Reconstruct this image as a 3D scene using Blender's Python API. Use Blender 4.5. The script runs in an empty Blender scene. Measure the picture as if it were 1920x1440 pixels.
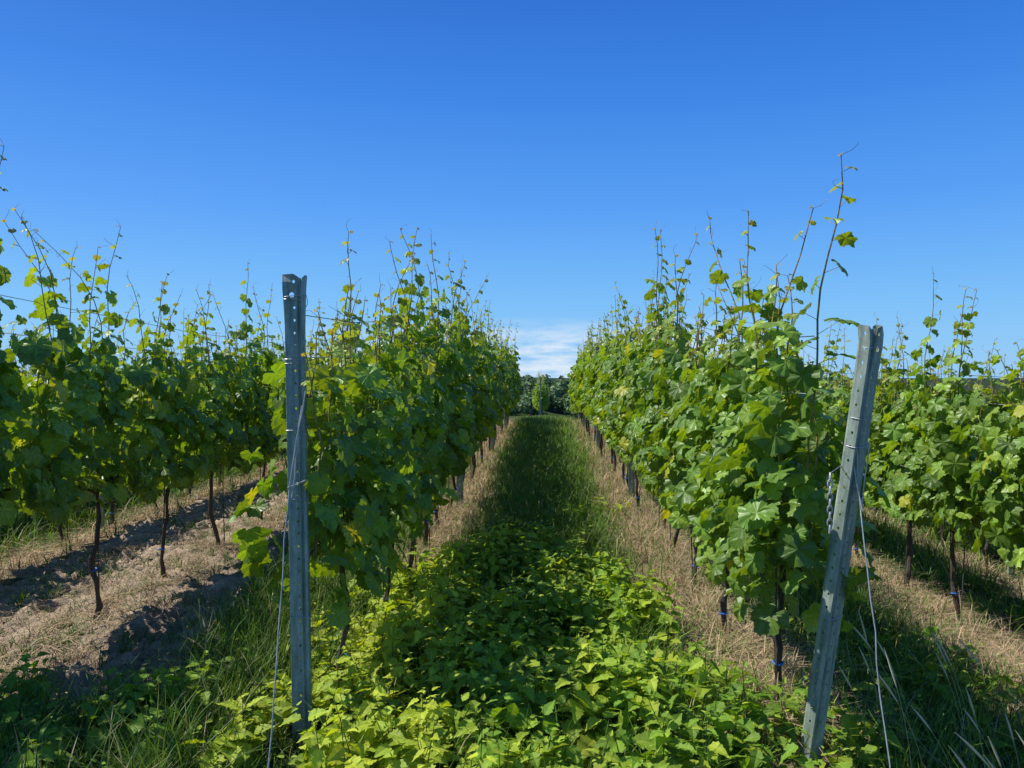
import bpy, math, random
import numpy as np
from mathutils import noise, Vector, Matrix

SEED = 7
rng = np.random.default_rng(SEED)
scene = bpy.context.scene
scene.view_settings.view_transform = 'Standard'
scene.view_settings.look = 'None'
scene.view_settings.exposure = 0
coll = scene.collection

# ------------------------------------------------------------------ terrain
def gz(x, y):
    x = np.asarray(x, float); y = np.asarray(y, float)
    z = -0.19 * np.clip(x - 1.0, 0, 7) - 0.08 * np.clip(-x - 1.0, 0, 6)
    z = z - 0.06 * np.clip(y - 21.5, 0, 250) + 0.10 * np.clip(y - 290, 0, 70)
    return z

# ------------------------------------------------------------------ mesh accumulator
class Acc:
    def __init__(s):
        s.v = []; s.f = []; s.m = []; s.c = []; s.u = []; s.n = 0
    def add(s, verts, tris, mat=0, col=(0.5, 0.5, 0.5), uv=None):
        verts = np.asarray(verts, np.float32).reshape(-1, 3)
        tris = np.asarray(tris, np.int32).reshape(-1, 3)
        n = len(verts)
        col = np.asarray(col, np.float32)
        if col.ndim == 1: col = np.tile(col, (n, 1))
        if uv is None: uv = np.full((n, 3), 9.0, np.float32)
        s.v.append(verts); s.f.append(tris + s.n); s.m.append(np.full(len(tris), mat, np.int32))
        s.c.append(col); s.u.append(np.asarray(uv, np.float32)); s.n += n
    def inst(s, T, F, R, P, mat=0, col=None, uv=True):
        k, n = len(P), len(T)
        if k == 0: return
        V = np.einsum('kij,nj->kni', R, T) + P[:, None, :]
        FF = (F[None] + (np.arange(k) * n)[:, None, None]).reshape(-1, 3)
        C = np.repeat(col, n, axis=0)
        U = np.tile(T, (k, 1)) if uv else None
        s.add(V.reshape(-1, 3), FF, mat, C, U)
    def mesh(s, name, mats, smooth=False):
        v = np.concatenate(s.v); f = np.concatenate(s.f); m = np.concatenate(s.m)
        c = np.concatenate(s.c); u = np.concatenate(s.u)
        me = bpy.data.meshes.new(name)
        me.vertices.add(len(v)); me.vertices.foreach_set('co', v.ravel())
        me.loops.add(len(f) * 3); me.loops.foreach_set('vertex_index', f.ravel())
        me.polygons.add(len(f)); me.polygons.foreach_set('loop_start', np.arange(len(f), dtype=np.int32) * 3)
        for mt in mats: me.materials.append(mt)
        me.polygons.foreach_set('material_index', m)
        me.polygons.foreach_set('use_smooth', np.full(len(f), smooth))
        a = me.attributes.new('tint', 'FLOAT_COLOR', 'POINT')
        a.data.foreach_set('color', np.concatenate([c, np.ones((len(c), 1), np.float32)], 1).ravel())
        b = me.attributes.new('luv', 'FLOAT_VECTOR', 'POINT')
        b.data.foreach_set('vector', u.ravel())
        me.update(calc_edges=True)
        return me

def obj(name, me, parent=None, loc=(0, 0, 0), rot=(0, 0, 0), scale=(1, 1, 1)):
    o = bpy.data.objects.new(name, me)
    coll.objects.link(o)
    o.location = loc; o.rotation_euler = rot; o.scale = scale
    if parent: o.parent = parent
    return o

def tube(acc, pts, rad, sides=5, mat=0, col=(0.3, 0.3, 0.3)):
    pts = np.asarray(pts, float); k = len(pts)
    rad = np.broadcast_to(np.asarray(rad, float), (k,))
    d = np.gradient(pts, axis=0)
    d /= np.linalg.norm(d, axis=1)[:, None] + 1e-9
    up = np.array([0, 0, 1.]) if abs(d[0][2]) < 0.9 else np.array([1., 0, 0])
    a = np.cross(d, up); a /= np.linalg.norm(a, axis=1)[:, None] + 1e-9
    b = np.cross(d, a)
    th = np.arange(sides) * 2 * math.pi / sides
    V = pts[:, None, :] + rad[:, None, None] * (np.cos(th)[None, :, None] * a[:, None, :] + np.sin(th)[None, :, None] * b[:, None, :])
    F = []
    for i in range(k - 1):
        for j in range(sides):
            p = i * sides + j; q = i * sides + (j + 1) % sides
            F += [(p, q, q + sides), (p, q + sides, p + sides)]
    for j in range(1, sides - 1):
        F.append(((k - 1) * sides, (k - 1) * sides + j, (k - 1) * sides + j + 1))
    acc.add(V.reshape(-1, 3), F, mat, col)

def norm(a): return a / (np.linalg.norm(a, axis=-1, keepdims=True) + 1e-9)

def frames(nrm, tip, scale):
    z = norm(nrm)
    y = norm(tip - (tip * z).sum(1, keepdims=True) * z)
    x = np.cross(y, z)
    return np.stack([x, y, z], axis=2) * scale[:, None, None]

# ------------------------------------------------------------------ materials
def newmat(name):
    m = bpy.data.materials.new(name); m.use_nodes = True
    nt = m.node_tree; nt.nodes.clear()
    out = nt.nodes.new('ShaderNodeOutputMaterial')
    return m, nt, out

def N(nt, t, **kw):
    n = nt.nodes.new(t)
    for k, v in kw.items(): setattr(n, k, v)
    return n

def math_n(nt, op, a, b=None, c=None, clamp=False):
    n = N(nt, 'ShaderNodeMath', operation=op); n.use_clamp = clamp
    for i, q in enumerate((a, b, c)):
        if q is None: continue
        if isinstance(q, (int, float)): n.inputs[i].default_value = q
        else: nt.links.new(q, n.inputs[i])
    return n.outputs[0]

def mixc(nt, fac, a, b, mode='MIX'):
    n = N(nt, 'ShaderNodeMix', data_type='RGBA', blend_type=mode)
    for i, q in ((0, fac), (6, a), (7, b)):
        if isinstance(q, (int, float)): n.inputs[i].default_value = q
        elif isinstance(q, tuple): n.inputs[i].default_value = (*q, 1)
        else: nt.links.new(q, n.inputs[i])
    return n.outputs[2]

def leaf_mat(name, veins, transl=0.38, rough=0.42, tmul=(1.75, 1.75, 0.6), spec=0.4):
    m, nt, out = newmat(name)
    at = N(nt, 'ShaderNodeAttribute', attribute_name='tint')
    col = at.outputs['Color']
    lu = N(nt, 'ShaderNodeAttribute', attribute_name='luv')
    noi = N(nt, 'ShaderNodeTexNoise'); noi.inputs['Scale'].default_value = 3.2
    nt.links.new(lu.outputs['Vector'], noi.inputs['Vector'])
    g = math_n(nt, 'MULTIPLY_ADD', noi.outputs[0], 0.5, 0.75)
    col = mixc(nt, 1.0, col, g, 'MULTIPLY')
    bump_src = None
    if veins:
        sep = N(nt, 'ShaderNodeSeparateXYZ'); nt.links.new(lu.outputs['Vector'], sep.inputs[0])
        best = None
        for ang in veins:
            dx, dy = math.sin(math.radians(ang)), math.cos(math.radians(ang))
            cr = math_n(nt, 'ABSOLUTE', math_n(nt, 'SUBTRACT', math_n(nt, 'MULTIPLY', sep.outputs[0], dy), math_n(nt, 'MULTIPLY', sep.outputs[1], dx)))
            dt = math_n(nt, 'ADD', math_n(nt, 'MULTIPLY', sep.outputs[0], dx), math_n(nt, 'MULTIPLY', sep.outputs[1], dy))
            neg = math_n(nt, 'LESS_THAN', dt, 0.0)
            q = math_n(nt, 'ADD', cr, neg)
            best = q if best is None else math_n(nt, 'MINIMUM', best, q)
        v = math_n(nt, 'SUBTRACT', 1.0, math_n(nt, 'MULTIPLY', best, 28.0), clamp=True)
        col2 = mixc(nt, 1.0, col, (1.6, 1.4, 1.6), 'MULTIPLY')
        col = mixc(nt, math_n(nt, 'MULTIPLY', v, 0.65), col, col2)
        bump_src = math_n(nt, 'SUBTRACT', math_n(nt, 'MULTIPLY', best, 2.0), 0.0, clamp=True)
    p = N(nt, 'ShaderNodeBsdfPrincipled')
    p.inputs['Roughness'].default_value = rough
    p.inputs['Specular IOR Level'].default_value = spec
    nt.links.new(col, p.inputs['Base Color'])
    if bump_src is not None:
        bm = N(nt, 'ShaderNodeBump'); bm.inputs['Strength'].default_value = 0.5; bm.inputs['Distance'].default_value = 0.01
        nt.links.new(bump_src, bm.inputs['Height']); nt.links.new(bm.outputs[0], p.inputs['Normal'])
    tr = N(nt, 'ShaderNodeBsdfTranslucent')
    nt.links.new(mixc(nt, 1.0, col, tmul, 'MULTIPLY'), tr.inputs[0])
    mx = N(nt, 'ShaderNodeMixShader'); mx.inputs[0].default_value = transl
    nt.links.new(p.outputs[0], mx.inputs[1]); nt.links.new(tr.outputs[0], mx.inputs[2])
    nt.links.new(mx.outputs[0], out.inputs[0])
    return m

M_LEAF = leaf_mat('vine_leaf', [0, 54, -54, 110, -110], transl=.34, tmul=(1.85, 1.6, 0.2), rough=.40, spec=.42)
M_NET = leaf_mat('nettle_leaf', [0], transl=0.35, rough=0.55, spec=0.25, tmul=(1.6, 1.5, .35))
M_GRASS = leaf_mat('grass_blade', None, transl=0.25, rough=0.5, tmul=(1.3, 1.4, 0.7), spec=0.3)
M_STRAW = leaf_mat('straw_blade', None, transl=0.12, rough=0.7, tmul=(1.2, 1.1, 0.8), spec=0.2)
M_TREE = leaf_mat('tree_leaf', None, transl=0.15, rough=0.8, tmul=(1.2, 1.3, 0.7), spec=0.1)

def bark_mat():
    m, nt, out = newmat('vine_bark')
    at = N(nt, 'ShaderNodeAttribute', attribute_name='tint')
    tc = N(nt, 'ShaderNodeTexCoord')
    mp = N(nt, 'ShaderNodeMapping'); mp.inputs['Scale'].default_value = (60, 60, 9)
    nt.links.new(tc.outputs['Object'], mp.inputs[0])
    no = N(nt, 'ShaderNodeTexNoise'); no.inputs['Scale'].default_value = 1.5; no.inputs['Detail'].default_value = 4
    nt.links.new(mp.outputs[0], no.inputs['Vector'])
    g = math_n(nt, 'MULTIPLY_ADD', no.outputs[0], 1.6, 0.2)
    p = N(nt, 'ShaderNodeBsdfPrincipled'); p.inputs['Roughness'].default_value = 0.85
    p.inputs['Specular IOR Level'].default_value = 0.2
    nt.links.new(mixc(nt, 1.0, at.outputs['Color'], g, 'MULTIPLY'), p.inputs['Base Color'])
    bm = N(nt, 'ShaderNodeBump'); bm.inputs['Strength'].default_value = 0.8; bm.inputs['Distance'].default_value = 0.01
    nt.links.new(no.outputs[0], bm.inputs['Height']); nt.links.new(bm.outputs[0], p.inputs['Normal'])
    nt.links.new(p.outputs[0], out.inputs[0])
    return m
M_BARK = bark_mat()

def steel_mat(name, c1, c2, metal=0.35, rough=0.5):
    m, nt, out = newmat(name)
    tc = N(nt, 'ShaderNodeTexCoord')
    mp = N(nt, 'ShaderNodeMapping'); mp.inputs['Scale'].default_value = (30, 30, 5)
    nt.links.new(tc.outputs['Object'], mp.inputs[0])
    no = N(nt, 'ShaderNodeTexNoise'); no.inputs['Scale'].default_value = 1.3; no.inputs['Detail'].default_value = 6
    nt.links.new(mp.outputs[0], no.inputs['Vector'])
    vo = N(nt, 'ShaderNodeTexVoronoi'); vo.inputs['Scale'].default_value = 90
    nt.links.new(tc.outputs['Object'], vo.inputs['Vector'])
    rp = N(nt, 'ShaderNodeValToRGB')
    rp.color_ramp.elements[0].position = 0.32; rp.color_ramp.elements[0].color = (*c1, 1)
    rp.color_ramp.elements[1].position = 0.68; rp.color_ramp.elements[1].color = (*c2, 1)
    nt.links.new(no.outputs[0], rp.inputs[0])
    vs = math_n(nt, 'MULTIPLY_ADD', vo.outputs['Color'], 0.25, 0.87)
    p = N(nt, 'ShaderNodeBsdfPrincipled'); p.inputs['Metallic'].default_value = metal
    nt.links.new(mixc(nt, 1.0, rp.outputs[0], vs, 'MULTIPLY'), p.inputs['Base Color'])
    nt.links.new(math_n(nt, 'MULTIPLY_ADD', no.outputs[0], 0.3, rough - 0.15), p.inputs['Roughness'])
    nt.links.new(p.outputs[0], out.inputs[0])
    return m
M_STEEL = steel_mat('galvanised_steel', (0.17, 0.22, 0.17), (0.42, 0.48, 0.39), .1, .6)
M_WIRE = steel_mat('wire_steel', (0.35, 0.35, 0.34), (0.6, 0.6, 0.59), 0.3, 0.4)
M_RUST = steel_mat('rusty_wire', (0.08, 0.05, 0.03), (0.16, 0.12, 0.09), 0.3, 0.6)

m, nt, out = newmat('blue_tie')
p = N(nt, 'ShaderNodeBsdfPrincipled'); p.inputs['Roughness'].default_value = 0.5
no = N(nt, 'ShaderNodeTexNoise'); no.inputs['Scale'].default_value = 60
nt.links.new(mixc(nt, no.outputs[0], (0.01, 0.09, 0.4), (0.02, 0.2, 0.65)), p.inputs['Base Color'])
nt.links.new(p.outputs[0], out.inputs[0])
M_BLUE = m

# ------------------------------------------------------------------ leaf templates
def grape_leaf(npts, seed, rings=True):
    r = np.random.default_rng(seed)
    ang = [0, 13, 27, 40, 53, 66, 80, 95, 112, 130, 150, 166, 178]
    sn = r.uniform(-.05, .04)
    rad = [1.0, .91, .81 + sn, .86, .95, .89, .80 + sn, .82, .87, .81, .73, .62, .14]
    th = np.linspace(-178, 178, npts)
    rr = np.interp(np.abs(th), ang, rad)
    if npts > 20:
        rr = rr * (1 + 0.055 * np.where(np.arange(npts) % 2 == 0, 1, -1))
    rr *= r.uniform(.95, 1.05, npts)
    t = np.radians(th)
    P = np.stack([np.sin(t) * rr, np.cos(t) * rr], 1)
    fold = r.uniform(.1, .4); droop = r.uniform(.1, .38); ph = r.uniform(0, 6); wav = r.uniform(.04, .12)
    def zf(P, q):
        x, y = P[:, 0], P[:, 1]; R2 = x * x + y * y
        a = np.arctan2(x, y)
        return fold * np.abs(x) * .6 - droop * R2 + wav * q * np.sin(5 * a + ph) + .05 * q * np.cos(9 * a - ph)
    V = [np.array([[0, 0, 0.]])]
    F = []
    if rings:
        Q = P * .55
        V.append(np.c_[Q, zf(Q, .5)]); V.append(np.c_[P, zf(P, 1)])
        for i in range(npts - 1):
            a, b = 1 + i, 2 + i; c, d = a + npts, b + npts
            F += [(0, b, a), (a, b, d), (a, d, c)]
    else:
        V.append(np.c_[P, zf(P, 1)])
        for i in range(npts - 1): F.append((0, 2 + i, 1 + i))
    return np.concatenate(V), np.array(F)

LEAF_HD = [grape_leaf(39, s) for s in range(6)]
LEAF_LD = [grape_leaf(13, s, False) for s in range(4)]

def scatter_leaves(acc, P, Nn, T, S, C, temps, r, mat=0):
    R = frames(Nn, T, S)
    k = r.integers(0, len(temps), len(P))
    for i, (tv, tf) in enumerate(temps):
        q = k == i
        acc.inst(tv, tf, R[q], P[q], mat, C[q])

MATURE = np.array([.170, .305, .046]); MID = np.array([.285, .42, .052]); YOUNG = np.array([.41, .49, .085]); TIP = np.array([.52, .44, .18])

def make_vine(seed, hd=True, tall=2, low=0.0, dens=1.0):
    r = np.random.default_rng(seed)
    acc = Acc()
    temps = LEAF_HD if hd else LEAF_LD
    bark = np.array([.085, .062, .048]) * r.uniform(.7, 1.2)
    zz = np.linspace(-.06, .78, 12)
    wob = np.cumsum(r.normal(0, .012, (12, 2)), axis=0)
    tr = np.c_[wob[:, 0], wob[:, 1], zz]
    rad = np.linspace(.018, .012, 12) * r.uniform(.75, 1.35, 12)
    tube(acc, tr, rad, 7, 1, bark)
    sx = r.uniform(-.03, .03)
    tube(acc, [(sx + .02, .025, -.05), (sx + .0, .03, .5), (sx, .03, .95)], .0045, 5, 1, (.10, .09, .08))
    if r.random() < .7:
        zt = r.uniform(.20, .34)
        i = int((zt + .06) / .84 * 11)
        th = np.linspace(0, 2 * math.pi, 9)
        c = tr[i] + [0.004, .01, 0]
        tube(acc, np.c_[c[0] + .021 * np.cos(th), c[1] + .022 * np.sin(th), np.full(9, c[2]) + .004 * np.sin(th)], .006, 5, 2, (0, 0, 1))
    top = tr[-1]
    for s in (-1, 1):
        t = np.linspace(0, 1, 9)
        cane = np.c_[top[0] * (1 - t) + r.normal(0, .008, 9), top[1] + s * .48 * t, top[2] + .07 * np.sin(t * 3.1) + r.normal(0, .006, 9)]
        tube(acc, cane, np.linspace(.011, .006, 9), 5, 1, bark * 1.2)
    Ps, Ns, Ts, Ss, Cs = [], [], [], [], []
    nsh = 13
    heights = np.clip(r.normal(1.88, .17, nsh), 1.5, 2.18)
    for q in range(tall): heights[r.integers(0, nsh)] = r.uniform(2.2, 2.6)
    for k in range(nsh):
        y0 = -.5 + (k + .5) / nsh + r.normal(0, .02)
        h = heights[k]; L = h - .78
        n = int(L / .06)
        t = np.linspace(0, 1, n)
        lx = r.normal(0, .07); ly = r.normal(0, .09)
        x = lx * np.sin(t * 2.6) + .012 * np.sin(t * 17 + r.uniform(0, 6)); y = y0 + ly * t + .012 * np.sin(t * 15 + r.uniform(0, 6))
        hi = np.clip((t * L + .78 - 1.8) / .5, 0, 1.3) ** 1.4
        x = x + hi * r.normal(0, .09); y = y + hi * r.normal(0, .11)
        z = .78 + L * t
        pts = np.c_[x, y, z]
        rad = np.interp(t, [0, .7, 1], [.0048, .0038, .0019])
        rem = (1 - t) * L
        stemc = np.where((rem < .4)[:, None], [.34, .23, .09], [.24, .23, .06])
        step = 2 if hd else 3
        idx = np.r_[np.arange(0, n - 1, step), n - 1]
        tube(acc, pts[idx], rad[idx], 4, 1, np.repeat(stemc[idx], 4, axis=0))
        if hd:
            for q in range(3):
                b = pts[max(0, n - 1 - q * 2)]
                dd = norm(np.array([r.normal(), r.normal(), .9]))
                e = r.uniform(.03, .09)
                sd = r.normal(0, .012, 3)
                tube(acc, [b, b + dd * e * .4 + sd, b + dd * e * .8 + sd, b + dd * e + [0, 0, -.02 + r.uniform(0, .03)]], [.0014, .0011, .0009, .0007], 3, 1, (.40, .27, .13))
        side0 = r.integers(0, 2)
        for i in range(n):
            s = 1 if (i + side0) % 2 else -1
            rm = rem[i]
            if z[i] > 1.85 and rm > .12 and r.random() < .25: continue
            size = np.interp(rm, [0, .06, .2, .4, .75], [.015, .025, .038, .055, .084]) * r.uniform(.75, 1.15)
            dirx = s * r.uniform(.35, 1); diry = r.normal(0, .7)
            pd = norm(np.array([dirx, diry, r.uniform(.1, .7)]))
            pet = size * r.uniform(.6, 1.3)
            lp = pts[i] + pd * pet
            if hd: tube(acc, [pts[i], lp], [.0015, .0012], 3, 1, (.27, .23, .07))
            out = norm(np.array([dirx, diry * .7, 0]))
            up = np.interp(rm, [0, .3, .9], [1.0, .8, .5])
            nn = out * r.uniform(.3, 1.0) + [0, 0, up] + r.normal(0, .32, 3)
            tt = out * r.uniform(.2, 1.0) + [0, 0, -r.uniform(.2, 1.1)] + r.normal(0, .25, 3)
            Ps.append(lp); Ns.append(nn); Ts.append(tt); Ss.append(size)
            w = np.interp(rm, [0, .10, .38, .8], [0, 1, 2, 3])
            base = [TIP, YOUNG, MID, MATURE]
            j = int(min(w, 2.999)); c = base[j] * (1 - (w - j)) + base[j + 1] * (w - j)
            Cs.append(c * r.uniform(.6, 1.2))
    # clumps of lateral shoots: denser in some places, open in others
    nc = 9
    ccy = r.uniform(-.5, .5, nc); ccz = r.uniform(.8, 1.6, nc)
    def extra(n, zlo, zhi, xw, smin, smax, col, clump=.5):
        n = int(n * dens)
        zc = r.uniform(zlo, zhi, n); s = np.where(r.random(n) < .5, -1, 1)
        y = r.uniform(-.55, .55, n)
        ck = r.random(n) < clump; ci = r.integers(0, nc, n)
        y = np.where(ck, ccy[ci] + r.normal(0, .10, n), y); zc = np.where(ck, np.clip(ccz[ci] + r.normal(0, .13, n), zlo, zhi), zc)
        y = np.clip(y, -.6, .6)
        wid = np.interp(zc, [.4, .7, 1.1, 1.5, 1.9], [.55, .95, 1.0, .78, .42])
        x = s * xw * wid * (1 + .3 * np.sin(y * 8 + zc * 6 + seed)) * np.sqrt(r.uniform(.15, 1, n))
        out = np.c_[s, r.normal(0, .5, n), np.zeros(n)]
        nn = norm(out) * r.uniform(.5, 1.1, (n, 1)) + [0, 0, .5] + r.normal(0, .38, (n, 3))
        tt = norm(out) * r.uniform(.0, .6, (n, 1)) + [0, 0, -.9] + r.normal(0, .42, (n, 3))
        S = r.uniform(smin, smax, n)
        mixf = r.random((n, 1)) ** 2
        C = (col * (1 - mixf) + MID * mixf) * r.uniform(.6, 1.25, (n, 1))
        yl = r.random(n) < .03
        C[yl] = np.array([.46, .48, .06])
        for a, b in zip((Ps, Ns, Ts, Ss, Cs), ((np.c_[x, y, zc]), nn, tt, S, C)): a.extend(list(b))
    extra(150, .76, 1.62, .29, .045, .095, MATURE)
    extra(50, .64 - low, .9, .24, .05, .090, MATURE, 0)
    extra(18, 1.5, 1.9, .2, .03, .055, MID, .2)
    scatter_leaves(acc, np.array(Ps), np.array(Ns), np.array(Ts), np.array(Ss), np.array(Cs), temps, r)
    return acc.mesh('grapevine_mesh', [M_LEAF, M_BARK, M_BLUE])

tl = [1, 2, 3, 2, 1, 2, 3]
VH_LOW = [make_vine(100 + i, True, tall=tl[i], low=.08) for i in range(7)]
VH = [make_vine(120 + i, True, tall=tl[i] + 1, low=-.08) for i in range(6)]
V_END_L = make_vine(201, True, tall=0, low=.12, dens=1.25)
V_END_R = make_vine(202, True, tall=5, low=.12, dens=1.25)
V_TALL = make_vine(203, True, tall=6, low=-.08)
VL = [make_vine(300 + i, False, tall=tl[i], low=.03) for i in range(6)]

# ------------------------------------------------------------------ metal posts
def post_mesh(L, top_flare=.12, mirror=1, bash=0.0, depth=1.0):
    acc = Acc()
    prof = [(-.026, .034), (-.035, .026), (-.035, .0), (.014, 0), (.018, .009), (.023, .009), (.027, 0), (.037, .001), (.037, .030 * depth), (.028, .037 * depth)]
    cell = .05
    n = int(L / cell)
    def width(z): return 1 + top_flare * np.clip((z - (L - .2)) / .2, 0, 1)
    for si in range(len(prof) - 1):
        a, b = np.array(prof[si]), np.array(prof[si + 1])
        holes = si in (2, 7)
        for k in range(n):
            z0, z1 = L * k / n, L * (k + 1) / n
            def pt(u, z):
                p = a + (b - a) * u
                e = np.clip((z - (L - .04)) / .04, 0, 1) * bash
                return (p[0] * width(z) * mirror, p[1] - e * .012 * math.cos(p[0] * 90), z + e * .008 * math.sin(p[0] * 160 + 1))
            if holes:
                sl = abs(b - a).max(); uc = .78 if si == 2 else .5
                big = (k == n - 2 and si == 2)
                rr = .0095 if big else .0046
                if big: uc = .6
                zc = (z0 + z1) / 2
                outer = [(0, z0), (uc, z0), (1, z0), (1, zc), (1, z1), (uc, z1), (0, z1), (0, zc)]
                angs = [-135, -90, -45, 0, 45, 90, 135, 180]
                V = [pt(u, z) for u, z in outer]
                V += [pt(uc + rr / sl * math.cos(math.radians(g)), zc + rr * 1.25 * math.sin(math.radians(g))) for g in angs]
                F = []
                for q in range(8):
                    q2 = (q + 1) % 8
                    F += [(q, q2, 8 + q2), (q, 8 + q2, 8 + q)]
                acc.add(V, F)
            else:
                acc.add([pt(0, z0), pt(1, z0), pt(1, z1), pt(0, z1)], [(0, 1, 2), (0, 2, 3)])
    me = acc.mesh('post_mesh', [M_STEEL])
    import bmesh
    bm = bmesh.new(); bm.from_mesh(me)
    bmesh.ops.remove_doubles(bm, verts=bm.verts, dist=.0003)
    bmesh.ops.recalc_face_normals(bm, faces=bm.faces)
    bm.to_mesh(me); bm.free()
    return me
def add_post(me, loc, rot=(0, 0, 0)):
    o = obj('metal_post', me, None, loc, rot)
    s = o.modifiers.new('thick', 'SOLIDIFY'); s.thickness = .0025
    return o

PL = post_mesh(1.98, .22, 1, 1.0)
PR = post_mesh(1.93, .12, -1, 1.0, 1.3)
PM = post_mesh(2.05, 0)

left_post = add_post(PL, (-.985, 3.07, -.1), (math.radians(.3), math.radians(-.7), math.radians(4)))
b0 = np.array([1.03, 2.97, -.06]); b1 = np.array([1.18, 2.76, 1.67])
dvec = Vector(b1 - b0).normalized()
xa = Vector((math.cos(math.radians(36)), math.sin(math.radians(36)), 0)); xa = (xa - xa.dot(dvec) * dvec).normalized()
ya = dvec.cross(xa)
rotm = Matrix((xa, ya, dvec)).transposed()
right_post = add_post(PR, tuple(b0 - np.array(dvec) * .2), rotm.to_euler())

def wrap_ring(acc, z, w=.042, tilt=0.0, r=.0016):
    pts = []
    for a in np.linspace(0, 2 * math.pi, 21):
        cx, cy = math.cos(a), math.sin(a)
        k = 1 / max(abs(cx), abs(cy)) ** .75
        pts.append((.001 + w * cx * k, .017 + .024 * cy * k, z + tilt * cx))
    tube(acc, pts, r, 4)
acc = Acc()
for z, tlt in ((1.90, .004), (1.885, -.004), (1.63, .002), (1.36, .001), (1.08, -.002), (.60, .002), (1.645, -.003)):
    wrap_ring(acc, z, .041, tilt=tlt)
for z in (1.89, 1.63, 1.37):
    tube(acc, [(.043, -.008, z), (.055, -.01, z + .012), (.058, 0, z - .02), (.05, .0, z - .035)], .0015, 4)
obj('wire_wrap', acc.mesh('wire_wrap', [M_WIRE]), left_post)
acc = Acc()
for z, tlt in ((1.86, .003), (1.60, -.003), (1.5, .002), (.85, .003)):
    wrap_ring(acc, z, .041, tilt=tlt)
obj('wire_wrap', acc.mesh('wire_wrap', [M_WIRE]), right_post)

acc = Acc()
for k in range(9):
    z = 1.13 - k * .0225
    th = np.linspace(0, 2 * math.pi, 13)
    lx, lz = .0085 * np.cos(th), .0155 * np.sin(th)
    if k % 2: P = np.c_[.990 + lx, np.full(13, 2.70), z + lz]
    else: P = np.c_[np.full(13, .990) + lx * .25, 2.70 + lx, z + lz]
    tube(acc, P, .0030, 5)
tube(acc, [(.990, 2.70, 1.145), (1.03, 2.76, 1.15), (1.085, 2.85, 1.155)], .002, 4)
obj('chain', acc.mesh('chain', [M_WIRE]))

def guy(pts_list, name='guy_wire'):
    acc = Acc()
    for p in pts_list: tube(acc, p, .0026, 5)
    return obj(name, acc.mesh(name, [M_WIRE]))
def sagline(a, b, n=10, wig=.004, seed=0):
    r = np.random.default_rng(seed)
    a, b = np.array(a, float), np.array(b, float)
    t = np.linspace(0, 1, n)[:, None]
    P = a + (b - a) * t; P[1:-1] += r.normal(0, wig, (n - 2, 3)); return P
guy([sagline((-.95, 3.03, 1.42), (-1.0, 2.98, 1.05), 5, .003, 1), sagline((-1.0, 2.98, 1.05), (-.915, 2.45, -.05), 12, .003, 2),
     sagline((-.955, 3.04, 1.06), (-1.005, 2.97, 1.04), 4, .001, 3), sagline((-.965, 3.03, 1.36), (-.99, 2.975, 1.0), 6, .002, 8)])
guy([sagline((1.11, 2.82, 1.40), (1.135, 2.80, 1.0), 5, .002, 4), sagline((1.135, 2.80, 1.0), (1.15, 2.5, -.1), 12, .003, 5),
     sagline((1.165, 2.80, 1.25), (1.135, 2.80, .98), 5, .002, 6), sagline((1.11, 2.82, 1.2), (1.137, 2.79, 1.0), 5, .002, 7)])

# ------------------------------------------------------------------ rows
def build_row(x0, ystart, step, yend, endpost_y=None, meshes=None, hd_until=9.0, midpost=None, seed=0, special=None, zs=(1, 1), mpx=0.0):
    r = np.random.default_rng(1000 + seed)
    row = bpy.data.objects.new('grapevine_row', None); coll.objects.link(row)
    y = ystart; k = 0; last = -1
    while y < yend:
        x = x0 + r.normal(0, .02)
        if special and k in special: me = special[k]
        else:
            pool = (meshes or VH) if y < hd_until else VL
            i = r.integers(0, len(pool))
            if i == last: i = (i + 1) % len(pool)
            last = i; me = pool[i]
        rot = 0 if (special and k in special) or r.random() < .5 else math.pi
        s = r.uniform(.96, 1.05)
        sz = s * np.interp(y, [3.5, 6.5], zs)
        obj('grapevine', me, row, (x, y, float(gz(x, y))), (r.normal(0, .01), r.normal(0, .012), rot + r.normal(0, .05)), (s, s * step, sz))
        y += step * r.uniform(.97, 1.03); k += 1
    acc = Acc()
    ya = endpost_y if endpost_y else ystart - .5
    ys = np.linspace(ya, yend, 24)
    for h, dx, mt in ((.76, 0, 1), (1.08, .03, 1), (1.08, -.03, 1), (1.42, .03, 1), (1.42, -.03, 1), (1.64, 0, 1), (1.82, 0.0, 0)):
        hh = h * np.interp(ys, [3.5, 6.5], zs) if h > 1.5 else h
        zz = gz(np.full(24, x0), ys) + hh + .01 * np.sin(ys * 1.2)
        tube(acc, np.c_[np.full(24, x0 + dx), ys, zz], .0018, 4, mt)
    obj('trellis_wire', acc.mesh('trellis_wire', [M_RUST, M_WIRE]), row)
    if midpost:
        for yy in midpost:
            if yy < yend: add_post(PM, (x0 + mpx + r.normal(0, .015), yy, float(gz(x0, yy)) - .12), (r.normal(0, .01), r.normal(0, .01), r.normal(0, .1)))
    return row

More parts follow.
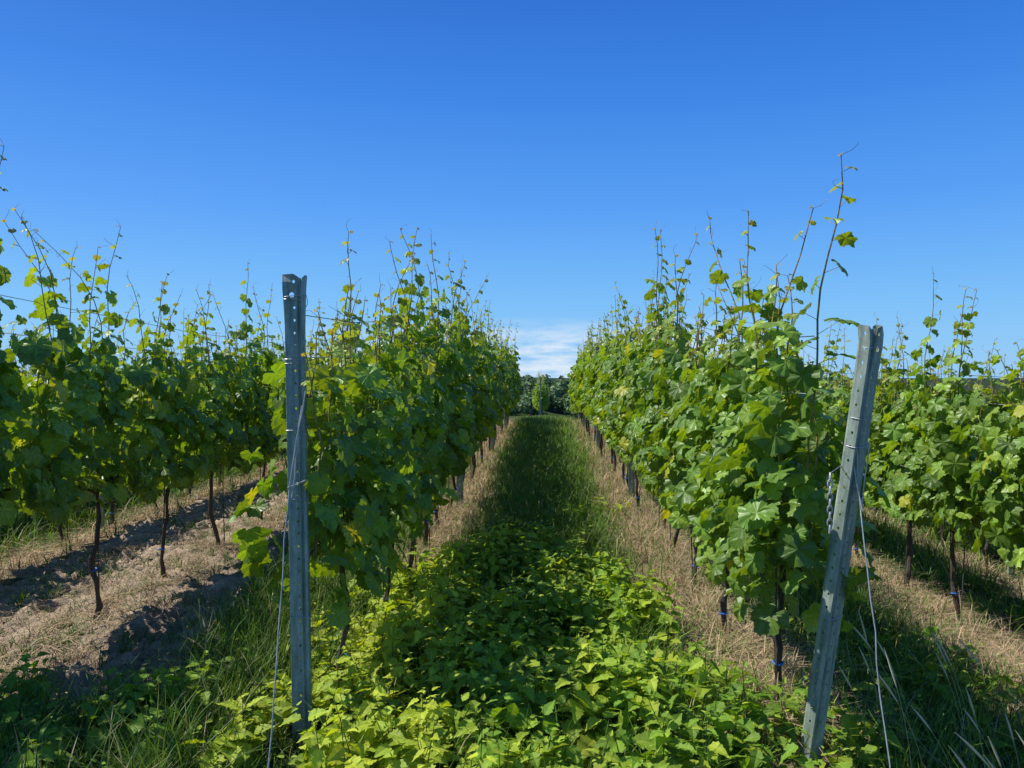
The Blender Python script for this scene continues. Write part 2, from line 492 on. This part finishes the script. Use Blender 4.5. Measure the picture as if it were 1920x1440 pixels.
mp = lambda a, b=5.15: list(np.arange(a, 22, b))
build_row(-.965, 3.56, .91, 21.4, 3.09, meshes=VH_LOW, midpost=mp(8.3), seed=1, special={0: V_END_L, 3: VH[3]}, zs=(.95, 1.06), mpx=.05)
build_row(1.02, 3.42, .92, 21.4, 2.95, meshes=VH_LOW, midpost=mp(8.65), seed=2, special={0: V_END_R}, zs=(.90, 1.06), mpx=-.05)
build_row(-2.98, 2.8, 1.05, 21.4, 2.2, midpost=mp(8.1), seed=3, special={1: V_TALL, 2: V_TALL}, zs=(1.16, 1.08), mpx=.28)
build_row(3.02, 3.8, .93, 21.4, 3.0, midpost=mp(8.9), seed=4, zs=(1.0, 1.02))
for i, x0 in enumerate((-5.0, -7.0, -9.0, -11.0, -13.0, -15., -17., 5.0, 7.0, 9.0, 11.0, 13., 15., 17.)):
    build_row(x0, 3.6 + rng.uniform(0, .5), .96, 21.4, 3.2, hd_until=0, midpost=mp(8.4) if abs(x0) < 10 else None, seed=10 + i, zs=(1.05, 1.05))
for i, x0 in enumerate((-.15, -2.15, 1.85)):
    build_row(x0, 34.0, .95, 46, 33.6, hd_until=0, midpost=None, seed=40 + i)
    add_post(PM, (x0, 33.5, float(gz(x0, 33.5)) - .1))

# ------------------------------------------------------------------ zones
def nz(x, y, s=1.0, o=0.0): return noise.noise(Vector((x * s + o, y * s - o, o)))
def soil_edge(y): return np.interp(y, [3.0, 3.6, 5, 6.5, 22], [-1.5, -1.7, -2.0, -2.15, -2.1])
def zones(x, y):
    n = nz(x, y, 1.7, 3.3); n2 = nz(x, y, 5, 9.1)
    e = soil_edge(y) + .25 * n + .1 * n2
    soil = 0.0
    if -5.3 < x < e and 3.35 + .4 * n < y < 26:
        soil = 1.0
        if x < -4.6 + .4 * n: soil = 0
    straw = 0.0
    for rx in (-5, -3, -1, 1, 3, 5, 7):
        w = .30 + .24 * n + .14 * n2
        off = .10 if rx < 0 else -.10
        if rx == 1: w += .06
        if rx == 3: w += .25; off = -.15
        if w < .05: continue
        dd = abs(x - rx - off) / w
        if dd < 1:
            v = 1 - dd ** 4
            if rx == -3: v *= max(0, min(1, .35 + 1.6 * n2))
            straw = max(straw, v)
    if y < 24:
        if -1.5 < x < 0 and y < 5.3 + .5 * n: straw = 0
        if 0 < x < 1.7 and y < 3.6 + .4 * n: straw *= .5
        if x < -2.4 and y < 3.4: straw *= .3
    else: straw = 0
    return soil, straw

# ------------------------------------------------------------------ ground
def geo(a, b, n): return list(a * (b / a) ** (np.arange(1, n + 1) / n))
xs = np.array([-v for v in geo(6.5, 900, 30)][::-1] + list(np.arange(-6.5, -4.6, .06)) + list(np.arange(-4.6, -1.4, .03)) + list(np.arange(-1.4, 6.51, .06)) + geo(6.5, 900, 30))
ys = np.array([-300, -120, -50, -20, -8, -3, -1, 0] + list(np.arange(.5, 3, .08)) + list(np.arange(3, 10, .035)) + list(np.arange(10, 24, .12)) + [24 + v for v in geo(.5, 1100, 50)])
X, Y = np.meshgrid(xs, ys)
Z = gz(X, Y)
W = np.zeros((*X.shape, 3), np.float32)
SOILC = np.array([.58, .435, .30]); STRAWC = np.array([.55, .40, .24]); GREENC = np.array([.05, .075, .022]); FIELD = np.array([.07, .10, .03])
for j in range(len(ys)):
    for i in range(len(xs)):
        x, y = X[j, i], Y[j, i]
        if -7 < x < 8 and 0 < y < 26:
            so, st = zones(x, y)
            if so > 0:
                c = SOILC * (1 + .25 * nz(x, y, 3, 1) + .25 * nz(x, y, 9, 1)) * (1 - .4 * st)
                a = nz(x, y, 2.2, 5); b = nz(x, y, 6.5, 2); cc = nz(x, y, 13, 8); d = nz(x, y, 27, 4)
                Z[j, i] += .05 * a + .06 * b + .065 * abs(cc) + .038 * d
                c = c * (.8 + .4 * max(0, b + .3))
            else:
                c = STRAWC * st + GREENC * (1 - st)
                Z[j, i] += .02 * nz(x, y, 3, 5)
        else: c = FIELD if y < 270 else np.array([.03, .05, .02])
        W[j, i] = c
nx, ny = len(xs), len(ys)
ii = (np.arange(ny - 1)[:, None] * nx + np.arange(nx - 1)[None, :]).ravel()
F = np.concatenate([np.stack([ii, ii + 1, ii + 1 + nx], 1), np.stack([ii, ii + 1 + nx, ii + nx], 1)])
acc = Acc(); acc.add(np.stack([X, Y, Z], -1).reshape(-1, 3), F, 0, W.reshape(-1, 3))
m, nt, out = newmat('ground')
at = N(nt, 'ShaderNodeAttribute', attribute_name='tint')
tc = N(nt, 'ShaderNodeTexCoord')
n1 = N(nt, 'ShaderNodeTexNoise'); n1.inputs['Scale'].default_value = 14; n1.inputs['Detail'].default_value = 8; n1.inputs['Roughness'].default_value = .7
n2 = N(nt, 'ShaderNodeTexNoise'); n2.inputs['Scale'].default_value = 70; n2.inputs['Detail'].default_value = 4
for q in (n1, n2): nt.links.new(tc.outputs['Object'], q.inputs['Vector'])
g = math_n(nt, 'MULTIPLY_ADD', n1.outputs[0], 1.3, .35)
g2 = math_n(nt, 'MULTIPLY_ADD', n2.outputs[0], .7, .65)
p = N(nt, 'ShaderNodeBsdfPrincipled'); p.inputs['Roughness'].default_value = .95; p.inputs['Specular IOR Level'].default_value = .1
nt.links.new(mixc(nt, 1, mixc(nt, 1, at.outputs['Color'], g, 'MULTIPLY'), g2, 'MULTIPLY'), p.inputs['Base Color'])
bm = N(nt, 'ShaderNodeBump'); bm.inputs['Strength'].default_value = 1.0; bm.inputs['Distance'].default_value = .06
h = math_n(nt, 'ADD', n1.outputs[0], math_n(nt, 'MULTIPLY', n2.outputs[0], .35))
nt.links.new(h, bm.inputs['Height']); nt.links.new(bm.outputs[0], p.inputs['Normal'])
nt.links.new(p.outputs[0], out.inputs[0])
obj('ground', acc.mesh('ground', [m], smooth=True))

# ------------------------------------------------------------------ grass blades
def blades(acc, P, h, w, lean, az, col, tipcol=None):
    k = len(P)
    d = np.stack([np.cos(az), np.sin(az), np.zeros(k)], 1)
    face = az + math.pi / 2 + rng.normal(0, .6, k)
    s = np.stack([np.cos(face), np.sin(face), np.zeros(k)], 1)
    ts = [0, .38, .72, 1.0]; ws = [1, .85, .5, 0]
    V = []; C = []
    tipcol = col if tipcol is None else tipcol
    for t, ww in zip(ts, ws):
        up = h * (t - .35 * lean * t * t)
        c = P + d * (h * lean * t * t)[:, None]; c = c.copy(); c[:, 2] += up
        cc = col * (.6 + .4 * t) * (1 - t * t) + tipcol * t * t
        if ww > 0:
            V += [c - s * (w * ww)[:, None], c + s * (w * ww)[:, None]]; C += [cc, cc]
        else: V.append(c); C.append(cc)
    V = np.stack(V, 1); C = np.stack(C, 1)
    F = np.array([(0, 1, 3), (0, 3, 2), (2, 3, 5), (2, 5, 4), (4, 5, 6)])
    FF = (F[None] + (np.arange(k) * 7)[:, None, None]).reshape(-1, 3)
    acc.add(V.reshape(-1, 3), FF, 0, C.reshape(-1, 3), np.tile(rng.uniform(0, 9, (k, 1)), (1, 7)).reshape(-1, 1) * np.ones((1, 3)))

def tufted(n, x0, x1, y0, y1, tuft=14, sp=.05, ybias=1.0):
    k = n // tuft
    cx = rng.uniform(x0, x1, k); cy = y0 + (y1 - y0) * rng.random(k) ** ybias
    hs = rng.uniform(.5, 1.35, k)
    X = np.repeat(cx, tuft) + rng.normal(0, sp, k * tuft); Y = np.repeat(cy, tuft) + rng.normal(0, sp, k * tuft)
    return X, Y, np.repeat(hs, tuft), np.repeat(rng.random(k), tuft)

def zarr(X, Y): return np.array([zones(a, b) for a, b in zip(X, Y)])

def clear_near_posts(x, y):
    """low growth in front of the two end posts (trodden headland)"""
    a = math.exp(-((x + .97) / .16) ** 2) * (1 if y < 3.12 else 0)
    b = math.exp(-((x - .98) / .22) ** 2) * (1 if y < 3.02 else 0)
    return max(a, b)

def nettle_density(x, y):
    n = nz(x, y, 1.3, 7.7)
    if clear_near_posts(x, y) > .5: return .15
    if -1.25 < x < .85:
        lim = np.interp(x, [-1.2, -.6, 0, .6, .8], [5.2, 6.0, 6.2, 4.6, 3.6]) + .5 * n
        if y < lim:
            if .40 < x < .66 and 2.9 < y < 4.0: return .4
            return 1.0
        if y < 8 and x > .2 and n > .2: return .35
        return 0
    if x >= .85 and x < 1.5: return .55 if y < 3.3 else 0
    if -3 < x < -1.45 and y < 3.6 + .25 * n: return .95
    if 1.5 < x < 2.6 and 3.3 < y < 5.0: return .7
    return 0

acc = Acc()
def grass_region(n, x0, x1, y0, y1, hmean, ybias=1.3, wmul=1.0, keep_near_nettle=.35, row_shade=1.0, sc=.92):
    X, Y, hs, rn = tufted(n, x0, x1, y0, y1, ybias=ybias)
    Zn = zarr(X, Y)
    keep = (Zn[:, 0] < .5) & (rng.random(len(X)) > np.minimum(1, Zn[:, 1] * 1.3) * sc)
    nd = np.array([nettle_density(a, b) for a, b in zip(X, Y)])
    keep &= rng.random(len(X)) > nd * (1 - keep_near_nettle)
    X, Y, hs, rn = X[keep], Y[keep], hs[keep], rn[keep]
    k = len(X)
    cp = np.array([clear_near_posts(a, b) for a, b in zip(X, Y)])
    h = hmean * hs * rng.uniform(.6, 1.25, k) * (1 - .7 * cp)
    base = np.array([.11, .235, .036])[None] * rng.uniform(.6, 1.3, (k, 1)) + np.array([.15, .13, .0])[None] * (rn[:, None] ** 3)
    dry = rng.random(k) < .07
    base[dry] = np.array([.5, .42, .25])
    base = base * row_shade  # shade of the vine row put into the blade colour
    w = rng.uniform(.0018, .0042, k) * wmul * np.clip(Y / 7, 1, 2.6)
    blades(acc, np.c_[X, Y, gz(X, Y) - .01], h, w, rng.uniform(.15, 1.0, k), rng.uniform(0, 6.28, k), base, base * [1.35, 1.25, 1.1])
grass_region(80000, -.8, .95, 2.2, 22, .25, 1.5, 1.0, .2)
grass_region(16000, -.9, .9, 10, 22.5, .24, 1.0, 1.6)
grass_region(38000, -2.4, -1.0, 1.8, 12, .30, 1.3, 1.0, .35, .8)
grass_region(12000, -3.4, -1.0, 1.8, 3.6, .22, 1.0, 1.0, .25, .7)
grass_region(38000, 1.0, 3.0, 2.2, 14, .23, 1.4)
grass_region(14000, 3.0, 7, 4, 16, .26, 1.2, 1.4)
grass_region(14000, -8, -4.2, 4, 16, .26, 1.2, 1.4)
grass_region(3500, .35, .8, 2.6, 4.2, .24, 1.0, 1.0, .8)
k = 6400
cx = np.repeat(rng.uniform(-4.3, -1.9, k // 16), 16); cy = np.repeat(3.4 + 8 * rng.random(k // 16) ** 1.3, 16)
X = cx + rng.normal(0, .035, k); Y = cy + rng.normal(0, .035, k)
blades(acc, np.c_[X, Y, gz(X, Y)], rng.uniform(.04, .16, k), rng.uniform(.002, .005, k), rng.uniform(.3, 1.3, k), rng.uniform(0, 6.28, k), np.array([.13, .22, .04])[None] * rng.uniform(.6, 1.3, (k, 1)))
obj('grass', acc.mesh('grass', [M_GRASS]))

acc = Acc()
def straw_region(n, x0, x1, y0, y1, hmean, flat=.72, ybias=1.3, z=.005, gfrac=.09):
    X, Y, hs, rn = tufted(n, x0, x1, y0, y1, tuft=10, sp=.05, ybias=ybias)
    Zn = zarr(X, Y); keep = rng.random(len(X)) < Zn[:, 1] * 1.1
    X, Y, hs, rn = X[keep], Y[keep], hs[keep], rn[keep]; k = len(X)
    lean = np.where(rng.random(k) < flat, rng.uniform(1.5, 2.7, k), rng.uniform(.2, 1.0, k))
    h = hmean * hs * rng.uniform(.5, 1.3, k)
    base = np.array([.84, .61, .37])[None] * rng.uniform(.4, 1.1, (k, 1))
    gr = (rng.random(k) < gfrac) | (rn < .10); base[gr] = np.array([.19, .30, .06])
    w = rng.uniform(.0014, .0034, k) * np.clip(Y / 6, 1, 2.8)
    blades(acc, np.c_[X, Y, gz(X, Y) + z], h, w, lean, rng.uniform(0, 6.28, k), base)
straw_region(46000, -1.6, -.4, 4.6, 22, .18)
straw_region(60000, .4, 1.6, 3.2, 22, .18)
straw_region(46000, 2.2, 3.8, 3.6, 18, .16)
straw_region(26000, -3.7, -2.3, 3.3, 16, .12, .85, z=.03)
straw_region(9000, -5.6, -4.4, 4, 16, .2)
straw_region(9000, 4.4, 5.6, 4, 16, .2)
k = 32000
X = rng.uniform(-4.5, -1.5, k); Y = 3.2 + 9 * rng.random(k) ** 1.5
cl = np.array([nz(a, b, 1.9, 12) + .6 * nz(a, b, 6, 12) for a, b in zip(X, Y)]); Zn = zarr(X, Y)
keep = (Zn[:, 0] > .5) & (rng.random(k) < .12 + 1.4 * cl)
X, Y = X[keep], Y[keep]; k = len(X)
blades(acc, np.c_[X, Y, gz(X, Y) + .045], rng.uniform(.03, .13, k), rng.uniform(.001, .003, k), rng.uniform(1.6, 2.8, k), rng.uniform(0, 6.28, k),
       np.array([.46, .32, .20])[None] * rng.uniform(.15, 1.3, (k, 1)))
obj('dry_grass', acc.mesh('dry_grass', [M_STRAW]))

acc = Acc()
for k in range(26):
    x = rng.uniform(1.25, 2.1); y = rng.uniform(2.3, 3.4); z0 = float(gz(x, y))
    h = rng.uniform(.35, .62); a = rng.uniform(2.2, 4.0); L = rng.uniform(.15, .5)
    t = np.linspace(0, 1, 8)
    P = np.c_[x + math.cos(a) * L * h * t ** 2, y + math.sin(a) * .4 * L * h * t ** 2, z0 + h * (t - .2 * L * t ** 2)]
    tube(acc, P, np.linspace(.0016, .0009, 8), 3, 0, (.4, .38, .15))
    t2 = np.linspace(.8, 1.06, 7); P2 = np.c_[x + math.cos(a) * L * h * t2 ** 2, y + math.sin(a) * .4 * L * h * t2 ** 2, z0 + h * (t2 - .2 * L * t2 ** 2)]
    tube(acc, P2, [.001, .003, .004, .004, .0034, .002, .0008], 5, 0, (.65, .56, .36))
obj('seeding_grass', acc.mesh('seeding_grass', [M_STRAW]))

# ------------------------------------------------------------------ nettles
def nettle_leaf(seed):
    r = np.random.default_rng(seed)
    K = 11; t = np.linspace(0, 1, K)
    wd = np.array([.05, .22, .33, .345, .33, .295, .25, .19, .13, .07, 0.0])
    teeth = np.where(np.arange(K) % 2 == 0, .84, 1.14)
    droop = r.uniform(.15, .5); f = r.uniform(.05, .35)
    mid = np.c_[np.zeros(K), t, -droop * t ** 2]
    def sd(s):
        w = wd * teeth
        return np.c_[s * w, t - .04 * (np.arange(K) % 2) + .02, -droop * t ** 2 + f * w + .02 * np.sin(t * 20)]
    V = np.concatenate([mid, sd(-1), sd(1)]); F = []
    for i in range(K - 1):
        F += [(i, i + 1, K + i + 1), (i, K + i + 1, K + i)]
        a = 2 * K
        F += [(i, a + i, a + i + 1), (i, a + i + 1, i + 1)]
    return V, np.array(F)
NLEAF = [nettle_leaf(s) for s in range(5)]

def nettle_group(pts, name):
    acc = Acc(); Ps, Ns, Ts, Ss, Cs = [], [], [], [], []
    for (x, y, hmul) in pts:
        z0 = float(gz(x, y)); H = rng.uniform(.18, .40) * hmul
        lx, ly = rng.normal(0, .07, 2)
        yl = rng.random() ** 1.5 * .75
        if x < -.2 and x > -1.3: yl = min(1, yl + .35)  # sunlit strip beside the left row, sunlight painted in as yellower leaves
        if x < -1.4: yl *= .3  # shaded left patch, shade painted in as darker green leaves
        n = int(H / .037)
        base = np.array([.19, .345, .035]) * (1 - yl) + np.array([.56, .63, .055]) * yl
        tube(acc, [(x, y, z0), (x + lx * .4, y + ly * .4, z0 + H * .5), (x + lx, y + ly, z0 + H)], [.003, .0025, .0012], 3, 0, (.12, .16, .04))
        a0 = rng.uniform(0, 6.28)
        sc = rng.uniform(.85, 1.3)
        for i in range(n):
            t = (i + 1) / n
            if t < .2: continue
            c = np.array([x + lx * t * t, y + ly * t * t, z0 + H * t])
            sz = np.interp(t, [.2, .5, .75, .92, 1], [.06, .085, .075, .045, .02]) * rng.uniform(.8, 1.25) * sc
            for s in (0, 1):
                a = a0 + i * math.pi / 2 + s * math.pi + rng.normal(0, .25)
                o = np.array([math.cos(a), math.sin(a), 0])
                el = np.interp(t, [.3, .9, 1], [-.4, .1, .9]) + rng.normal(0, .22)
                T = o * math.cos(el) + np.array([0, 0, math.sin(el)])
                Nn = np.array([0, 0, 1.0]) - o * math.sin(el) * .8 + rng.normal(0, .3, 3)
                Ps.append(c + o * .012); Ns.append(Nn); Ts.append(T); Ss.append(sz)
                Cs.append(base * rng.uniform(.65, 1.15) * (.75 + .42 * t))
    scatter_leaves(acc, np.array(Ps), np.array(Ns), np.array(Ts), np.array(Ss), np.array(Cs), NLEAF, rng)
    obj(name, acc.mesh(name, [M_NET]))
cand = []
def addc(n, x0, x1, y0, y1, hm=1.0):
    for _ in range(n):
        x, y = rng.uniform(x0, x1), rng.uniform(y0, y1)
        if rng.random() < nettle_density(x, y):
            e = min(1.15, 1.0 + .6 * nz(x, y, 1.8, 2))
            hx = np.interp(x, [-1.2, -.95, -.6, .6, 1.0], [.55, .55, 1, 1, .6])
            if x < -1.4: hx = .9
            if clear_near_posts(x, y) > .3: hx = min(hx, .45)
            cand.append((x, y, hm * e * hx * np.interp(y, [2, 3, 6], [.75, 1, .85])))
addc(1700, -1.3, 1.4, 2.2, 6.8)
addc(150, .2, .9, 6, 8, .8)
addc(260, -3.0, -1.45, 2.4, 3.9, .8)
addc(200, 1.5, 2.6, 3.3, 5.2, .7)
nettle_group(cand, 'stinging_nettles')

# ------------------------------------------------------------------ distant woodland
acc = Acc()
TR = np.random.default_rng(5)
quad = np.array([[-1, -.7, 0], [1, -.6, .2], [.8, .9, -.1], [-.7, .8, .25]]); QF = np.array([(0, 1, 2), (0, 2, 3)])
for _ in range(480):
    x = TR.uniform(-110, 140); y = TR.uniform(275, 365); z = float(gz(x, y))
    H = TR.uniform(5, 9); Rr = TR.uniform(2.5, 4.5)
    tube(acc, [(x, y, z), (x, y, z + H * .6)], [.35, .15], 5, 1, (.06, .05, .04))
    n = 170
    u = norm(TR.normal(0, 1, (n, 3))); rad = TR.uniform(.55, 1.05, (n, 1)) * (1 + .25 * np.sin(u[:, :1] * 5 + x) * np.cos(u[:, 1:2] * 4))
    P = np.array([x, y, z + H * .62]) + u * rad * np.array([Rr, Rr, H * .42])
    C = np.array([.18, .26, .12]) * TR.uniform(.6, 1.3, (n, 1)) * TR.uniform(.7, 1.3)  # distance haze put into the crown colour as a lighter green
    acc.inst(quad, QF, frames(u + [0, 0, .3] + TR.normal(0, .5, (n, 3)), TR.normal(0, 1, (n, 3)), TR.uniform(.35, .8, n)), P, 0, C)
obj('distant_woodland', acc.mesh('distant_woodland', [M_TREE, M_BARK]))

# ------------------------------------------------------------------ light
sun_dir = Vector((-.78, .16, 1.0)).normalized()
L = bpy.data.lights.new('sun', 'SUN'); L.energy = 5.0; L.angle = math.radians(.5); L.color = (1.0, .98, .91)
so = bpy.data.objects.new('sun', L); coll.objects.link(so)
so.rotation_euler = sun_dir.to_track_quat('Z', 'Y').to_euler()
w = bpy.data.worlds.new('World'); scene.world = w; w.use_nodes = True
nt = w.node_tree; nt.nodes.clear()
out = N(nt, 'ShaderNodeOutputWorld'); bg = N(nt, 'ShaderNodeBackground')
sky = N(nt, 'ShaderNodeTexSky'); sky.sky_type = 'NISHITA'; sky.sun_disc = False
sky.sun_elevation = math.asin(sun_dir.z); sky.sun_rotation = math.atan2(sun_dir.x, sun_dir.y)
sky.air_density = 1.0; sky.dust_density = .1; sky.ozone_density = 1.5
bg.inputs[1].default_value = .12
tc = N(nt, 'ShaderNodeTexCoord')
sep = N(nt, 'ShaderNodeSeparateXYZ'); nt.links.new(tc.outputs['Generated'], sep.inputs[0])
rp = N(nt, 'ShaderNodeValToRGB'); cr = rp.color_ramp
stops = [(0.0, (.21, .56, .97)), (.08, (.155, .50, .98)), (.2, (.07, .34, .96)), (.33, (.024, .225, .83)), (.45, (.007, .145, .66)), (1.0, (.004, .05, .28))]
cr.elements[0].position = 0; cr.elements[0].color = (*stops[0][1], 1)
cr.elements[1].position = 1; cr.elements[1].color = (*stops[-1][1], 1)
for pz, c in stops[1:-1]:
    e = cr.elements.new(pz); e.color = (*c, 1)
nt.links.new(sep.outputs[2], rp.inputs[0])
blue = mixc(nt, 1.0, rp.outputs[0], (1 / .12,) * 3, 'MULTIPLY')
skyb = mixc(nt, .85, sky.outputs[0], blue)
mpn = N(nt, 'ShaderNodeMapping'); mpn.inputs['Scale'].default_value = (16, 16, 75)
nt.links.new(tc.outputs['Generated'], mpn.inputs[0])
cn = N(nt, 'ShaderNodeTexNoise'); cn.inputs['Scale'].default_value = 1.0; cn.inputs['Detail'].default_value = 8; cn.inputs['Roughness'].default_value = .6
nt.links.new(mpn.outputs[0], cn.inputs['Vector'])
zf = N(nt, 'ShaderNodeMapRange'); zf.inputs[1].default_value = .03; zf.inputs[2].default_value = .07; zf.inputs[3].default_value = 1; zf.inputs[4].default_value = 0
nt.links.new(sep.outputs[2], zf.inputs[0])
cmask = N(nt, 'ShaderNodeMapRange'); cmask.inputs[1].default_value = .15; cmask.inputs[2].default_value = .35; cmask.inputs[3].default_value = 1; cmask.inputs[4].default_value = 0
nt.links.new(math_n(nt, 'ABSOLUTE', sep.outputs[0]), cmask.inputs[0])
cl = math_n(nt, 'MULTIPLY', math_n(nt, 'SUBTRACT', cn.outputs[0], .36), 4.5, clamp=True)
cl = math_n(nt, 'MULTIPLY', math_n(nt, 'MULTIPLY', math_n(nt, 'MULTIPLY', cl, zf.outputs[0]), cmask.outputs[0]), .85)
skyc = mixc(nt, cl, skyb, (6.5, 7.2, 8.0))
nt.links.new(skyc, bg.inputs[0]); nt.links.new(bg.outputs[0], out.inputs[0])

# ------------------------------------------------------------------ camera
cam = bpy.data.cameras.new('camera'); co = bpy.data.objects.new('camera', cam); coll.objects.link(co)
cam.sensor_width = 36; cam.lens = 27.04; cam.clip_start = .05; cam.clip_end = 4000
co.location = (0, 0, 1.5)
co.rotation_euler = (math.radians(89.0), 0, math.radians(2.38))
scene.camera = co
